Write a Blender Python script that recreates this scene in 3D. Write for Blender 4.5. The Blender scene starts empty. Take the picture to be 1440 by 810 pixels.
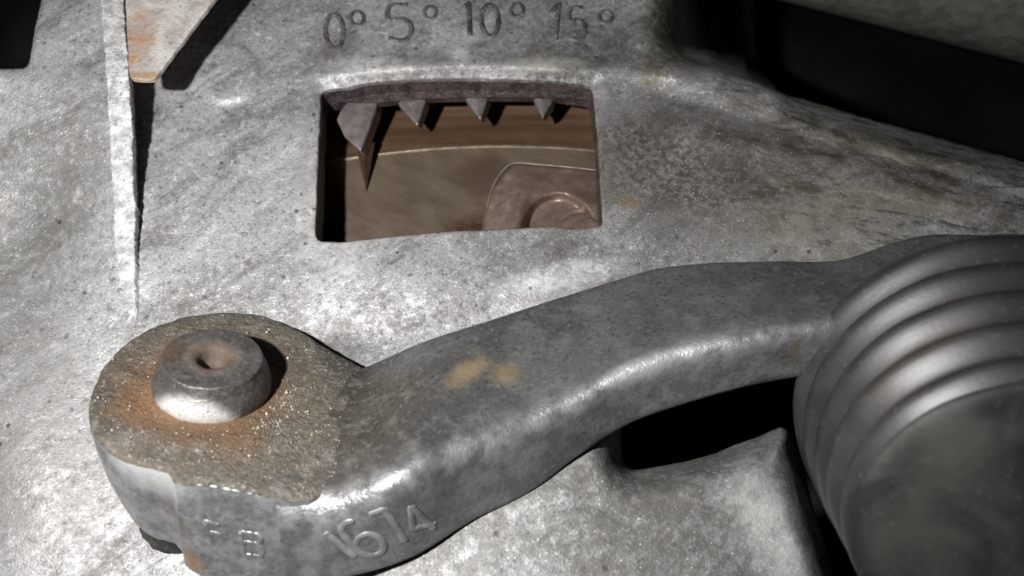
import bpy, bmesh, math, random
import numpy as np
from mathutils import Vector, Matrix, noise
from mathutils.geometry import delaunay_2d_cdt
from mathutils.bvhtree import BVHTree

random.seed(7); rng = np.random.default_rng(7)
scene = bpy.context.scene
COL = scene.collection
MM = 0.001

# ------------------------------------------------------------------ camera
TILT = math.radians(27.0); DIST = 150.0; KX = 0.6       # mm ; half width / distance
FW = Vector((0, math.sin(TILT), -math.cos(TILT)))
UP = Vector((0, math.cos(TILT), math.sin(TILT)))
RT = Vector((1, 0, 0))
CAM = -FW * DIST
cd = bpy.data.cameras.new('camera'); cam = bpy.data.objects.new('camera', cd); COL.objects.link(cam)
cam.location = CAM * MM
cam.rotation_euler = (TILT, 0, 0)
cd.sensor_width = 36; cd.lens = 18.0 / KX
cd.clip_start = 0.005; cd.clip_end = 10
cd.dof.use_dof = True; cd.dof.focus_distance = 0.143; cd.dof.aperture_fstop = 22
scene.camera = cam

# ------------------------------------------------------------------ world + torch
w = bpy.data.worlds.new('World'); scene.world = w; w.use_nodes = True
bg = w.node_tree.nodes['Background']; bg.inputs[0].default_value = (0.8, 0.85, 1, 1); bg.inputs[1].default_value = 0.0012
ld = bpy.data.lights.new('torch', 'SPOT'); torch = bpy.data.objects.new('torch', ld); COL.objects.link(torch)
torch.location = (CAM + RT * -64 + UP * 17 + FW * 0) * MM
torch.rotation_euler = (Vector((-.026, .026, 0)) - torch.location).to_track_quat('-Z', 'Y').to_euler()
ld.spot_size = math.radians(124); ld.spot_blend = 1.0
ld.energy = 1.95; ld.shadow_soft_size = 0.004; ld.color = (1.0, 0.99, 0.985)
scene.view_settings.view_transform = 'Standard'; scene.view_settings.look = 'None'
scene.view_settings.exposure = 0.0; scene.view_settings.gamma = 1.0
scene.cycles.use_denoising = True; scene.cycles.max_bounces = 6

# ------------------------------------------------------------------ helpers
def ray(u, v):
    return FW + RT * ((u - 720) / 720 * KX) + UP * ((405 - v) / 720 * KX)
def P(u, v, h):                      # point (mm) at height h above the housing plane
    r = ray(u, v); return CAM + r * ((h - CAM.z) / r.z)
def Pd(u, v, d):                     # point (mm) at camera depth d
    return CAM + ray(u, v) * d
def Pplane(u, v, p0, n):
    r = ray(u, v); return CAM + r * ((p0 - CAM).dot(n) / r.dot(n))
def Pn(u, v, h):
    u = np.asarray(u, float); v = np.asarray(v, float)
    a = (u - 720) / 720 * KX; b = (405 - v) / 720 * KX
    rx = a; ry = FW.y + UP.y * b; rz = FW.z + UP.z * b
    t = (h - CAM.z) / rz
    return np.stack([CAM.x + rx * t, CAM.y + ry * t, CAM.z + rz * t], -1)
def sst(a, b, x):
    t = np.clip((x - a) / (b - a), 0, 1); return t * t * (3 - 2 * t)

def mesh_obj(name, verts, faces, m, parent=None, smooth=True):
    """verts in mm, world; stored relative to the parent's base point"""
    off = Vector((0, 0, 0)); q_ = parent
    while q_: off += q_.location / MM; q_ = q_.parent
    me = bpy.data.meshes.new(name)
    me.from_pydata([tuple((Vector(p) - off) * MM) for p in verts], [], [list(f) for f in faces])
    bm = bmesh.new(); bm.from_mesh(me); bmesh.ops.recalc_face_normals(bm, faces=bm.faces) if name not in OPEN else None
    bm.to_mesh(me); bm.free()
    if smooth:
        me.polygons.foreach_set('use_smooth', [True] * len(me.polygons))
    me.materials.append(m)
    o = bpy.data.objects.new(name, me); COL.objects.link(o)
    if parent: o.parent = parent
    return o
OPEN = set()
def thing(name, label, cat, base):
    o = bpy.data.objects.new(name, None); COL.objects.link(o)
    o.empty_display_size = 0.005
    o.location = Vector(base) * MM; o['label'] = label; o['category'] = cat
    bpy.context.view_layer.update()
    return o

def round_poly(pts, r, seg=5):
    out = []; n = len(pts)
    for i in range(n):
        a, b, c = (np.array(pts[(i + k) % n], float) for k in (-1, 0, 1))
        rr = r[i] if isinstance(r, (list, tuple)) else r
        d1 = a - b; d2 = c - b; l1 = np.linalg.norm(d1); l2 = np.linalg.norm(d2)
        t = min(rr, l1 * .45, l2 * .45)
        p = b + d1 / l1 * t; q = b + d2 / l2 * t
        for k in range(seg + 1):
            s = k / seg
            out.append((1 - s) ** 2 * p + 2 * s * (1 - s) * b + s * s * q)
    return np.array(out)
def resample(pts, step, closed=True):
    pts = np.array(pts, float)
    if closed: pts = np.vstack([pts, pts[:1]])
    d = np.r_[0, np.cumsum(np.linalg.norm(np.diff(pts, axis=0), axis=1))]
    n = max(2, int(round(d[-1] / step)))
    s = np.linspace(0, d[-1], n + 1)
    if closed: s = s[:-1]
    return np.stack([np.interp(s, d, pts[:, k]) for k in range(pts.shape[1])], -1)
def catmull(pts, n):
    pts = np.array(pts, float); out = []
    m = len(pts)
    for i in range(m - 1):
        p0 = pts[max(i - 1, 0)]; p1 = pts[i]; p2 = pts[i + 1]; p3 = pts[min(i + 2, m - 1)]
        for k in range(n):
            t = k / n
            out.append(.5 * ((2 * p1) + (-p0 + p2) * t + (2 * p0 - 5 * p1 + 4 * p2 - p3) * t * t + (-p0 + 3 * p1 - 3 * p2 + p3) * t ** 3))
    out.append(pts[-1]); return np.array(out)
def inside(poly, pts):
    x, y = pts[:, 0], pts[:, 1]; r = np.zeros(len(pts), bool); n = len(poly)
    for i in range(n):
        x1, y1 = poly[i]; x2, y2 = poly[(i + 1) % n]
        if y1 == y2: continue
        c = ((y1 > y) != (y2 > y)) & (x < (x2 - x1) * (y - y1) / (y2 - y1) + x1)
        r ^= c
    return r
def seg_dist(poly, pts):
    best = np.full(len(pts), 1e9)
    for i in range(len(poly)):
        a = poly[i]; b = poly[(i + 1) % len(poly)]; ab = b - a; l = ab @ ab
        if l < 1e-9: continue
        t = np.clip(((pts - a) @ ab) / l, 0, 1)
        d = np.linalg.norm(pts - (a + t[:, None] * ab), axis=1)
        best = np.minimum(best, d)
    return best
def nz(x, y, z, s):                  # value noise at feature size s mm
    return noise.noise(Vector((x / s, y / s, z / s)))

# ------------------------------------------------------------------ materials
class NT:
    def __init__(self, name):
        self.m = bpy.data.materials.new(name); self.m.use_nodes = True
        self.t = self.m.node_tree; self.b = self.t.nodes['Principled BSDF']
        self.pos = self.n('ShaderNodeNewGeometry').outputs['Position']
    def n(self, typ, **kw):
        x = self.t.nodes.new(typ)
        for k, val in kw.items(): setattr(x, k, val)
        return x
    def put(self, sock, val):
        if isinstance(val, bpy.types.NodeSocket): self.t.links.new(val, sock)
        elif val is not None: sock.default_value = val
    def math(self, op, a, b=None, clamp=False):
        x = self.n('ShaderNodeMath', operation=op, use_clamp=clamp)
        self.put(x.inputs[0], a); self.put(x.inputs[1], b); return x.outputs[0]
    def noise(self, size_mm, detail=3, rough=.55, dist=0, vec=None, stretch=None):
        x = self.n('ShaderNodeTexNoise'); v = vec or self.pos
        if stretch:
            vr = self.n('ShaderNodeVectorRotate', rotation_type='Z_AXIS'); self.put(vr.inputs['Vector'], v); vr.inputs['Angle'].default_value = stretch[1][2]
            mp = self.n('ShaderNodeMapping'); self.put(mp.inputs[0], vr.outputs[0])
            mp.inputs['Scale'].default_value = stretch[0]; v = mp.outputs[0]
        self.put(x.inputs['Vector'], v); x.inputs['Scale'].default_value = 1000.0 / size_mm
        x.inputs['Detail'].default_value = detail; x.inputs['Roughness'].default_value = rough
        x.inputs['Distortion'].default_value = dist
        return x.outputs[0]
    def ramp(self, f, lo, hi, a=0.0, b=1.0):
        x = self.n('ShaderNodeMapRange', interpolation_type='SMOOTHSTEP')
        self.put(x.inputs[0], f)
        for i, q in enumerate((lo, hi, a, b)): x.inputs[i + 1].default_value = q
        return x.outputs[0]
    def mix(self, f, a, b, mode='MIX'):
        x = self.n('ShaderNodeMix', data_type='RGBA', blend_type=mode)
        self.put(x.inputs[0], f)
        for s, q in ((x.inputs[6], a), (x.inputs[7], b)):
            self.put(s, q if isinstance(q, bpy.types.NodeSocket) else (*q, 1))
        return x.outputs[2]
    def blob(self, c, r0, r1, warp=4.0, scale=(1, 1, 1), rotz=0.0):
        """1 inside r0 (mm) fading to 0 at r1 round point c (mm), ragged outline"""
        d = self.n('ShaderNodeVectorMath', operation='SUBTRACT'); self.put(d.inputs[0], self.pos); d.inputs[1].default_value = Vector(c) * MM
        mp = self.n('ShaderNodeMapping'); self.put(mp.inputs[0], d.outputs[0])
        mp.vector_type = 'TEXTURE'; mp.inputs['Rotation'].default_value = (0, 0, rotz); mp.inputs['Scale'].default_value = scale
        l = self.n('ShaderNodeVectorMath', operation='LENGTH'); self.put(l.inputs[0], mp.outputs[0])
        nn = self.noise(max(2.0, r1 * .35), 5, .65)
        wv = self.math('MULTIPLY_ADD', nn, warp * MM * 2); wv.node.inputs[2].default_value = -warp * MM
        s = self.math('ADD', l.outputs['Value'], wv)
        return self.ramp(s, r0 * MM, r1 * MM, 1, 0)
    def bump(self, chain):
        prev = None
        for h, dist, st in chain:
            x = self.n('ShaderNodeBump'); x.inputs['Distance'].default_value = dist * MM; x.inputs['Strength'].default_value = st
            self.put(x.inputs['Height'], h)
            if prev: self.put(x.inputs['Normal'], prev)
            prev = x.outputs[0]
        self.put(self.b.inputs['Normal'], prev)
    def out(self, col, rough, metal, spec=.5):
        self.put(self.b.inputs['Base Color'], col if isinstance(col, bpy.types.NodeSocket) else (*col, 1))
        self.put(self.b.inputs['Roughness'], rough); self.put(self.b.inputs['Metallic'], metal)
        self.b.inputs['Specular IOR Level'].default_value = spec
        return self.m

def cast_aluminium():
    q = NT('cast_aluminium')
    big = q.noise(30, 5, .62, .4); mid = q.noise(7, 6, .7, .35); fine = q.noise(1.3, 5, .75); grain = q.noise(.4, 2, .7)
    c = q.mix(q.ramp(big, .36, .62), (.225, .22, .215), (.36, .357, .355))
    c = q.mix(q.ramp(mid, .50, .68, 0, .6), c, (.50, .497, .49))
    c = q.mix(q.ramp(mid, .47, .36, 0, .5), c, (.14, .13, .118))
    c = q.mix(q.ramp(fine, .53, .68, 0, .7), c, (.66, .66, .67))
    c = q.mix(q.ramp(fine, .46, .34, 0, .75), c, (.085, .08, .072))
    c = q.mix(q.ramp(grain, .44, .32, 0, .6), c, (.06, .057, .052))
    c = q.mix(q.ramp(grain, .58, .72, 0, .5), c, (.74, .735, .72))
    # stains with shapes of their own, plus painted patches of shade and torch tint
    sm = q.noise(11, 6, .68, .7, None, ((.4, 1.5, 1), (0, 0, -.75)))
    c = q.mix(q.math('MULTIPLY', q.ramp(sm, .5, .36, 0, .75), q.ramp(fine, .3, .6, 1, .55)), c, (.10, .095, .087))
    c = q.mix(q.math('MULTIPLY', q.ramp(sm, .55, .7, 0, .55), q.ramp(fine, .35, .6, .4, 1)), c, (.62, .62, .615))
    spk = q.noise(1.9, 6, .78, .3)
    def stain_or_shade(c, pc, r0, r1, col, amt, **k):
        return q.mix(q.math('MULTIPLY', q.blob(pc, r0, r1, **k), q.ramp(spk, .36, .62, amt * .3, min(1, amt * 1.25))), c, col)
    fm = q.ramp(fine, .36, .6, .35, 1)
    oil = q.math('MULTIPLY', q.blob(P(975, 235, 0), 8, 28, 9, (1.5, .75, 1), -.2), q.math('MULTIPLY', fm, .9))
    c = q.mix(oil, c, (.06, .05, .038))
    oil2 = q.math('MULTIPLY', q.blob(P(1240, 200, 0), 2, 14, 6, (2.6, .75, 1), -.27), .72)
    c = q.mix(oil2, c, (.10, .09, .062))
    c = stain_or_shade(c, P(1300, 275, 0), 3, 11, (.075, .055, .03), .6, warp=6, scale=(2.2, .7, 1), rotz=-.27)
    c = stain_or_shade(c, P(1180, 320, 0), 3, 22, (.33, .31, .25), .5, warp=7, scale=(1.5, .7, 1))
    c = stain_or_shade(c, P(640, 118, 0), 1, 13, (.06, .05, .04), .8, warp=4, scale=(2.4, .42, 1))
    c = stain_or_shade(c, P(790, 108, 0), 1, 10, (.05, .045, .035), .8, warp=4, scale=(1.5, .5, 1))
    c = stain_or_shade(c, P(480, 70, 0), 1, 9, (.09, .08, .07), .4, warp=5)
    c = stain_or_shade(c, P(820, 55, 0), 4, 17, (.085, .082, .078), .75, warp=7, scale=(1.4, .7, 1))
    c = stain_or_shade(c, P(520, 92, 0), 1, 7, (.72, .71, .68), .7, warp=3, scale=(2, .55, 1))
    c = stain_or_shade(c, P(645, 75, 0), .6, 3.0, (.8, .8, .79), .9, warp=1.6)
    c = stain_or_shade(c, P(770, 90, 0), 1, 6, (.5, .49, .43), .7, warp=3, scale=(2, .5, 1))
    c = stain_or_shade(c, P(480, 300, 0), 2, 16, (.66, .66, .66), .45, warp=6, scale=(.8, 1.2, 1))
    c = stain_or_shade(c, P(790, 392, 0), 2, 8, (.70, .72, .73), .75, warp=3, scale=(2, .5, 1), rotz=.25)
    c = stain_or_shade(c, P(470, 470, 0), 2, 10, (.13, .125, .12), .6, warp=5, scale=(1.2, .8, 1))  # shade beside the lever eye painted into the metal
    c = stain_or_shade(c, P(60, 330, 2), 2, 11, (.12, .115, .105), .75, warp=4, scale=(2.2, .6, 1), rotz=.75)
    c = stain_or_shade(c, P(60, 300, 2), 8, 30, (.16, .155, .145), .55, warp=10, scale=(.8, 1.5, 1), rotz=-.3)  # broad shading of the far left painted dark
    c = stain_or_shade(c, P(60, 640, 2), 8, 30, (.25, .24, .225), .5, warp=12)
    c = stain_or_shade(c, P(1075, 740, 5), 1, 10, (.72, .72, .70), .8, warp=7, scale=(.7, 1.3, 1), rotz=.5)
    c = stain_or_shade(c, P(820, 700, 5), 4, 20, (.15, .145, .13), .55, warp=8, scale=(1.5, .8, 1))
    c = stain_or_shade(c, P(640, 800, 5), 2, 18, (.24, .235, .22), .5, warp=8)
    c = stain_or_shade(c, P(950, 40, -4), 3, 12, (.06, .075, .02), .8, warp=4, scale=(1, 1.6, 1))  # greenish fringe of the torchlight painted into the slope
    c = stain_or_shade(c, P(916, 100, 0), 1, 5, (.16, .11, .045), .7, warp=3, scale=(.5, 1.8, 1))
    c = stain_or_shade(c, P(885, 285, 0), .6, 4, (.22, .12, .04), .6, warp=2.5, scale=(1, .6, 1))
    c = stain_or_shade(c, P(430, 240, 0), 1, 6, (.3, .28, .30), .5, warp=4, scale=(.6, 1.6, 1))
    c = stain_or_shade(c, P(940, 700, 5), 9, 30, (.11, .105, .092), .62, warp=9)  # darkens the lower right casting
    c = stain_or_shade(c, P(1080, 760, 5), 1, 8, (.62, .62, .6), .6, warp=10, scale=(.6, 1.5, 1), rotz=.4)
    stk = q.noise(5, 5, .68, .5, None, ((.5, 1.4, 1), (0, 0, .23)))
    rgt = q.blob(P(1290, 190, 0), 22, 52, 10)
    c = q.mix(q.math('MULTIPLY', rgt, q.ramp(stk, .52, .36, 0, .85)), c, (.055, .047, .033))
    c = q.mix(q.math('MULTIPLY', rgt, q.ramp(stk, .55, .7, 0, .6)), c, (.42, .40, .33))
    pit = q.n('ShaderNodeTexVoronoi'); q.put(pit.inputs['Vector'], q.pos); pit.inputs['Scale'].default_value = 330
    c = q.mix(q.math('MULTIPLY', q.ramp(pit.outputs['Distance'], .2, .08), q.ramp(mid, .55, .4, 0, .9)), c, (.05, .045, .04))
    wht = q.noise(11, 6, .75, .6)
    c = q.mix(q.math('MULTIPLY', q.ramp(wht, .58, .70, 0, .35), q.ramp(rgt, 0, .3, 1, 0)), c, (.72, .72, .71))
    sp = q.n('ShaderNodeTexVoronoi'); q.put(sp.inputs['Vector'], q.pos); sp.inputs['Scale'].default_value = 900
    glint = q.ramp(sp.outputs['Distance'], .16, .05)
    c = q.mix(q.math('MULTIPLY', glint, q.ramp(mid, .4, .6, .1, .8)), c, (.85, .85, .85))
    q.bump([(sm, 1.2, .25), (mid, .8, .26), (fine, .32, .34), (grain, .13, .6)])
    return q.out(c, q.ramp(fine, .3, .7, .64, .44), q.ramp(mid, .35, .6, .12, .38), .45)

def oily_wall():
    q = NT('oily_window_wall'); mid = q.noise(2.5, 4, .65); fine = q.noise(.6, 4, .7)
    c = q.mix(q.ramp(mid, .35, .65), (.045, .032, .032), (.11, .085, .085))
    c = q.mix(q.ramp(fine, .56, .75, 0, .6), c, (.4, .38, .38))
    q.bump([(mid, .5, .6), (fine, .35, .9)])
    return q.out(c, .4, .3)
def number_metal():  # dark strokes stand in for the numbers' shadow lines
    q = NT('shaded_raised_numbers'); mid = q.noise(2.5, 4, .65); fine = q.noise(.6, 4, .7)
    c = q.mix(q.ramp(mid, .35, .65), (.05, .047, .043), (.16, .155, .15))
    c = q.mix(q.ramp(fine, .55, .75, 0, .7), c, (.6, .6, .6))
    q.bump([(mid, .4, .5), (fine, .3, .8)])
    return q.out(c, .5, .3)
def rib_metal():
    q = NT('rough_casting_edge')
    mid = q.noise(2.2, 4, .65); fine = q.noise(.8, 4, .7)
    c = q.mix(q.ramp(mid, .35, .65), (.34, .34, .34), (.66, .66, .655))
    c = q.mix(q.ramp(fine, .44, .27, 0, .85), c, (.09, .085, .08))
    q.bump([(mid, .5, .5), (fine, .45, .9)])
    return q.out(c, .55, .25)

EYE_C = [None, None]
def forged_steel(eye):
    q = NT('forged_steel_eye' if eye else 'forged_steel_arm')
    big = q.noise(17, 4, .6, .3); mid = q.noise(3.6, 4, .65); fine = q.noise(.75, 3, .65); grain = q.noise(.33, 2, .6)
    def gritty():
        g = q.mix(q.ramp(big, .35, .65), (.062, .057, .05), (.118, .105, .086))
        g = q.mix(q.ramp(mid, .5, .7, 0, .5), g, (.25, .24, .22))
        g = q.mix(q.ramp(fine, .55, .75, 0, .7), g, (.36, .33, .28)); return q.mix(q.ramp(fine, .45, .3, 0, .7), g, (.03, .028, .026))
    if eye:
        c = q.mix(q.ramp(big, .35, .65), (.062, .057, .05), (.118, .105, .086))
    else:
        c = q.mix(q.ramp(big, .35, .65), (.105, .105, .105), (.175, .174, .17))
    c = q.mix(q.ramp(mid, .5, .7, 0, .5), c, (.25, .24, .22))
    c = q.mix(q.ramp(fine, .55, .75, 0, .7 if eye else .55), c, (.36, .33, .28))
    c = q.mix(q.ramp(fine, .45, .3, 0, .7 if eye else .65), c, (.03, .028, .026))
    if eye:
        rc, n = EYE_C
        ring = q.blob(rc + Vector((-1, -1.5, 0)), 8.8, 13.5, 3.2)
        side = q.blob(rc + Vector((-8, -6.5, 2)), 2, 8, 5)
        side2 = q.blob(rc + Vector((6, -11, 3)), 1, 6, 2.5)
        far = q.blob(rc + Vector((0, 0, 0)), 10, 20, 7)
        c = q.mix(q.math('MULTIPLY', far, .35), c, (.15, .10, .06))
        c = q.mix(q.math('MULTIPLY', ring, q.ramp(fine, .35, .6, .3, .95)), c, (.15, .085, .045))
        c = q.mix(q.math('MULTIPLY', side, q.ramp(fine, .3, .62, .15, .9)), c, (.20, .112, .057))
        c = q.mix(q.math('MULTIPLY', side2, .75), c, (.16, .09, .052))
        edge = q.blob(P(262, 795, 8), .8, 4, 2); c = q.mix(edge, c, (.38, .18, .035))
        yel = q.blob(P(322, 702, 20), .3, 1.1, .4); c = q.mix(q.math('MULTIPLY', yel, .6), c, (.45, .38, .06))
        q.bump([(mid, .8, .45), (fine, .45, .7), (grain, .22, .9)])
        return q.out(c, .65, .05, .25)
    y1 = q.blob(P(657, 527, 13), 1.0, 4.0, 1.6, (1.5, .75, 1), .8); y2 = q.blob(P(712, 535, 13), .8, 3.8, 1.6)
    c = q.mix(q.math('MULTIPLY', y1, .9), c, (.38, .30, .18)); c = q.mix(q.math('MULTIPLY', y2, .55), c, (.42, .32, .18))
    c = q.mix(q.math('MULTIPLY', q.blob(P(822, 568, 15), .25, .8, .2), .9), c, (.13, .035, .015))
    c = q.mix(q.math('MULTIPLY', q.blob(P(1122, 500, 20), .6, 3.5, 1.2, (.6, 1.4, 1)), .9), c, (.33, .2, .08))
    c = q.mix(q.blob(P(440, 605, 14), 9, 24, 9), c, gritty())
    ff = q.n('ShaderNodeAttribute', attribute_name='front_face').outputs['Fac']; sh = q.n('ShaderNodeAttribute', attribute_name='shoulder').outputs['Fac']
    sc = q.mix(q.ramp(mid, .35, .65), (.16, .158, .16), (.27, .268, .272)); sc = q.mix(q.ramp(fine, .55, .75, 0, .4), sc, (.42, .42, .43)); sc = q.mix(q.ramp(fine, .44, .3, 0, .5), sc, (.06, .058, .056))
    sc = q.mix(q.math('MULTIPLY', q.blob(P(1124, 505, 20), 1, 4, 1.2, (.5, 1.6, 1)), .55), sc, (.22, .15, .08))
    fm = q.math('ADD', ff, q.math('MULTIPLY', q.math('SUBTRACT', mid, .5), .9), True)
    c = q.mix(q.ramp(fm, .15, .85), c, sc)  # front face painted paler than the top for the light it catches
    c = q.mix(q.math('MULTIPLY', sh, q.ramp(mid, .3, .65, .15, .6)), c, (.45, .455, .48))  # bluish highlight along the shoulder painted into the colour
    highlight = q.blob(P(905, 516, 19.5), 1.2, 4.6, 1.6, (2.2, .55, 1), .33)  # pale patch painted where the shoulder catches a highlight
    c = q.mix(q.math('MULTIPLY', highlight, .8), c, (.55, .55, .56))
    q.bump([(mid, .6, .25), (fine, .22, .5), (grain, .1, .6)])
    return q.out(c, q.ramp(mid, .35, .65, .34, .48), .5)
def lever_side():  # smooth side steel, its stronger light painted in as paler colour
    q = NT('forged_steel_side')
    mid = q.noise(4, 4, .6); fine = q.noise(.9, 3, .6)
    c = q.mix(q.ramp(mid, .35, .65), (.17, .17, .178), (.29, .29, .30))
    c = q.mix(q.ramp(fine, .52, .75, 0, .5), c, (.45, .45, .45)); c = q.mix(q.ramp(fine, .45, .3, 0, .5), c, (.06, .058, .055))
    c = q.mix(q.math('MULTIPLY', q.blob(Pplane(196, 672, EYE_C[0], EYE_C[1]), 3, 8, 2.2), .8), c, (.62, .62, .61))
    c = q.mix(q.math('MULTIPLY', q.blob(P(262, 798, 8), .6, 3.5, 2), .8), c, (.30, .16, .05))
    c = q.mix(q.math('MULTIPLY', q.blob(P(245, 745, 14), 1, 6, 2, (.5, 1.6, 1)), .3), c, (.16, .11, .06))
    c = q.mix(q.math('MULTIPLY', q.blob(P(1124, 505, 20), 1, 4, 1.2, (.5, 1.6, 1)), .55), c, (.22, .15, .08))
    q.bump([(mid, .7, .3), (fine, .2, .4)])
    return q.out(c, .36, .4)
def rivet_metal():
    q = NT('worn_rivet_steel')
    mid = q.noise(3, 4, .65); fine = q.noise(.7, 4, .65)
    rc, n = EYE_C
    c = q.mix(q.ramp(mid, .35, .65), (.075, .07, .066), (.125, .118, .11))
    cone_light = q.blob(rc + Vector((-1.5, -8.8, 0.4)), 6.6, 8.6, .7)  # highlight on the cone's lower front painted pale
    c = q.mix(cone_light, c, (.66, .65, .64))
    c = q.mix(q.ramp(fine, .52, .72, 0, .4), c, (.32, .3, .28)); c = q.mix(q.ramp(fine, .45, .3, 0, .6), c, (.04, .035, .03))
    rr = q.blob(rc + n * 5.2, 2.2, 5.2, 1.5); c = q.mix(q.math('MULTIPLY', rr, q.ramp(fine, .3, .6, .4, .9)), c, (.085, .052, .032))
    c = q.mix(q.math('MULTIPLY', q.blob(rc + n * 5 + Vector((-7, 0, 0)), 1, 5, 2), .6), c, (.14, .078, .045))
    q.bump([(mid, .4, .3), (fine, .3, .6)])
    return q.out(c, q.ramp(rr, 0, .6, .4, .75), q.ramp(rr, 0, .6, .4, 0))
def dirty_steel():
    q = NT('grey_bracket_steel')
    mid = q.noise(4, 5, .65); fine = q.noise(.9, 4, .7)
    c = q.mix(q.ramp(mid, .35, .65), (.38, .34, .315), (.55, .52, .49))
    c = q.mix(q.ramp(fine, .45, .28, 0, .8), c, (.16, .12, .10)); c = q.mix(q.ramp(fine, .55, .75, 0, .5), c, (.7, .68, .66))
    r = q.blob(P(190, 58, 13), 2, 6.5, 3, (.8, 1.5, 1)); c = q.mix(q.math('MULTIPLY', r, q.ramp(mid, .35, .6, .2, .95)), c, (.36, .19, .10))
    r = q.blob(P(195, 108, 13), .6, 2.4, 1.2, (3, .7, 1)); c = q.mix(q.math('MULTIPLY', r, .9), c, (.33, .23, .14))
    q.bump([(mid, .5, .5), (fine, .35, .8)])
    return q.out(c, .55, .2)
def brown_metal(name, a, b, hi, rough, metal, stretch=None):
    q = NT(name)
    s = q.noise(3.5, 5, .6, 0, None, stretch); mid = q.noise(7, 4, .6); fine = q.noise(.6, 3, .6)
    c = q.mix(q.ramp(s, .3, .7), a, b); c = q.mix(q.ramp(mid, .52, .75, 0, .5), c, hi)
    c = q.mix(q.ramp(fine, .45, .3, 0, .35), c, tuple(x * .4 for x in a))
    q.bump([(s, .15, .4), (fine, .06, .5)])
    return q, c, rough, metal
def flywheel_face():
    q, c, r, m = brown_metal('flywheel_face_steel', (.19, .142, .10), (.275, .215, .155), (.33, .27, .205), .3, .6, ((.4, 1.2, 1), (0, 0, .5)))
    g = q.noise(.8, 3, .7)
    gr = q.math('MULTIPLY', q.blob(P(672, 325, -13), 2, 9, 3, (1.6, .6, 1), .3), q.ramp(g, .38, .6, .4, 1))
    c = q.mix(gr, c, (.085, .04, .022))
    c = q.mix(q.math('MULTIPLY', q.blob(P(680, 245, -13), 2, 8, 3), .7), c, (.14, .085, .06))
    return q.out(c, r, m)
def rubber(name='dusty_black_rubber', dust=.5):
    q = NT(name)
    mid = q.noise(14, 4, .55, .5); fine = q.noise(.8, 3, .6)
    c = q.mix(q.ramp(mid, .38, .72, 0, dust), (.018, .018, .018), (.062, .06, .053) if name.startswith('dusty') else (.09, .088, .078))
    c = q.mix(q.ramp(fine, .58, .75, 0, .3), c, (.16, .15, .14))
    if name.startswith('dusty'):
        c = q.mix(q.math('MULTIPLY', q.blob(Pd(1300, 505, 104), 1, 8, 3, (2, .8, 1), .6), .2), c, (.12, .08, .05))
    q.bump([(mid, .3, .2), (fine, .05, .3)])
    return q.out(c, .43 if name.startswith('dusty') else .6, 0, .75 if name.startswith('dusty') else .35)
def plain(name, col, rough=.6, metal=0):
    q = NT(name); f = q.noise(3, 4, .6)
    c = q.mix(q.ramp(f, .3, .7), tuple(x * .7 for x in col), tuple(x * 1.25 for x in col)); q.bump([(f, .3, .4)])
    return q.out(c, rough, metal)

M_AL = cast_aluminium(); M_RIB = rib_metal(); M_WALL = oily_wall(); M_NUM = number_metal()

# ------------------------------------------------------------------ bell housing (one casting)
housing = thing('bell_housing', 'weathered grey cast aluminium bell housing with a rectangular inspection window and degree numbers', 'bell housing', (0, 0, -8))

OUT = [(-260, 97), (36, 96), (41, 88), (58, 0), (95, -190), (1045, -190), (1062, 0), (1062, 60), (1074, 104),
       (1096, 130), (1140, 142), (1200, 160), (1300, 188), (1440, 227), (1700, 300), (1700, 430), (1250, 470), (1100, 492), (950, 535), (890, 560),
       (874, 590), (872, 640), (886, 662), (935, 655), (1000, 640), (1070, 612), (1100, 599), (1113, 606), (1128, 655), (1150, 735), (1172, 805),
       (1235, 1010), (-260, 1010)]
WIN = [(452, 129), (520, 118), (580, 114), (640, 112), (750, 113.5), (833, 122), (839, 180), (848, 317), (815, 322), (770, 319), (640, 325), (560, 331), (475, 342), (444, 338), (447, 240)]
outer = resample(round_poly(OUT, [3, 3, 3] + [14] * (len(OUT) - 3), 5), 6)
win = resample(round_poly(WIN, [8, 20, 20, 20, 20, 8, 20, 6, 12, 20, 20, 20, 14, 9, 20], 4), 3.0)
def jitter(loop, amp, s):
    out = loop.copy(); n = len(loop)
    for i in range(n):
        t = loop[(i + 1) % n] - loop[i - 1]; nn = np.array([-t[1], t[0]]) / (np.linalg.norm(t) + 1e-9)
        out[i] += nn * amp * (nz(loop[i][0], loop[i][1], 3, s) + .6 * nz(loop[i][0], loop[i][1], 9, s * .35))
    return out
outer = jitter(outer, 1.2, 20); win = jitter(win, .8, 16)

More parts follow.
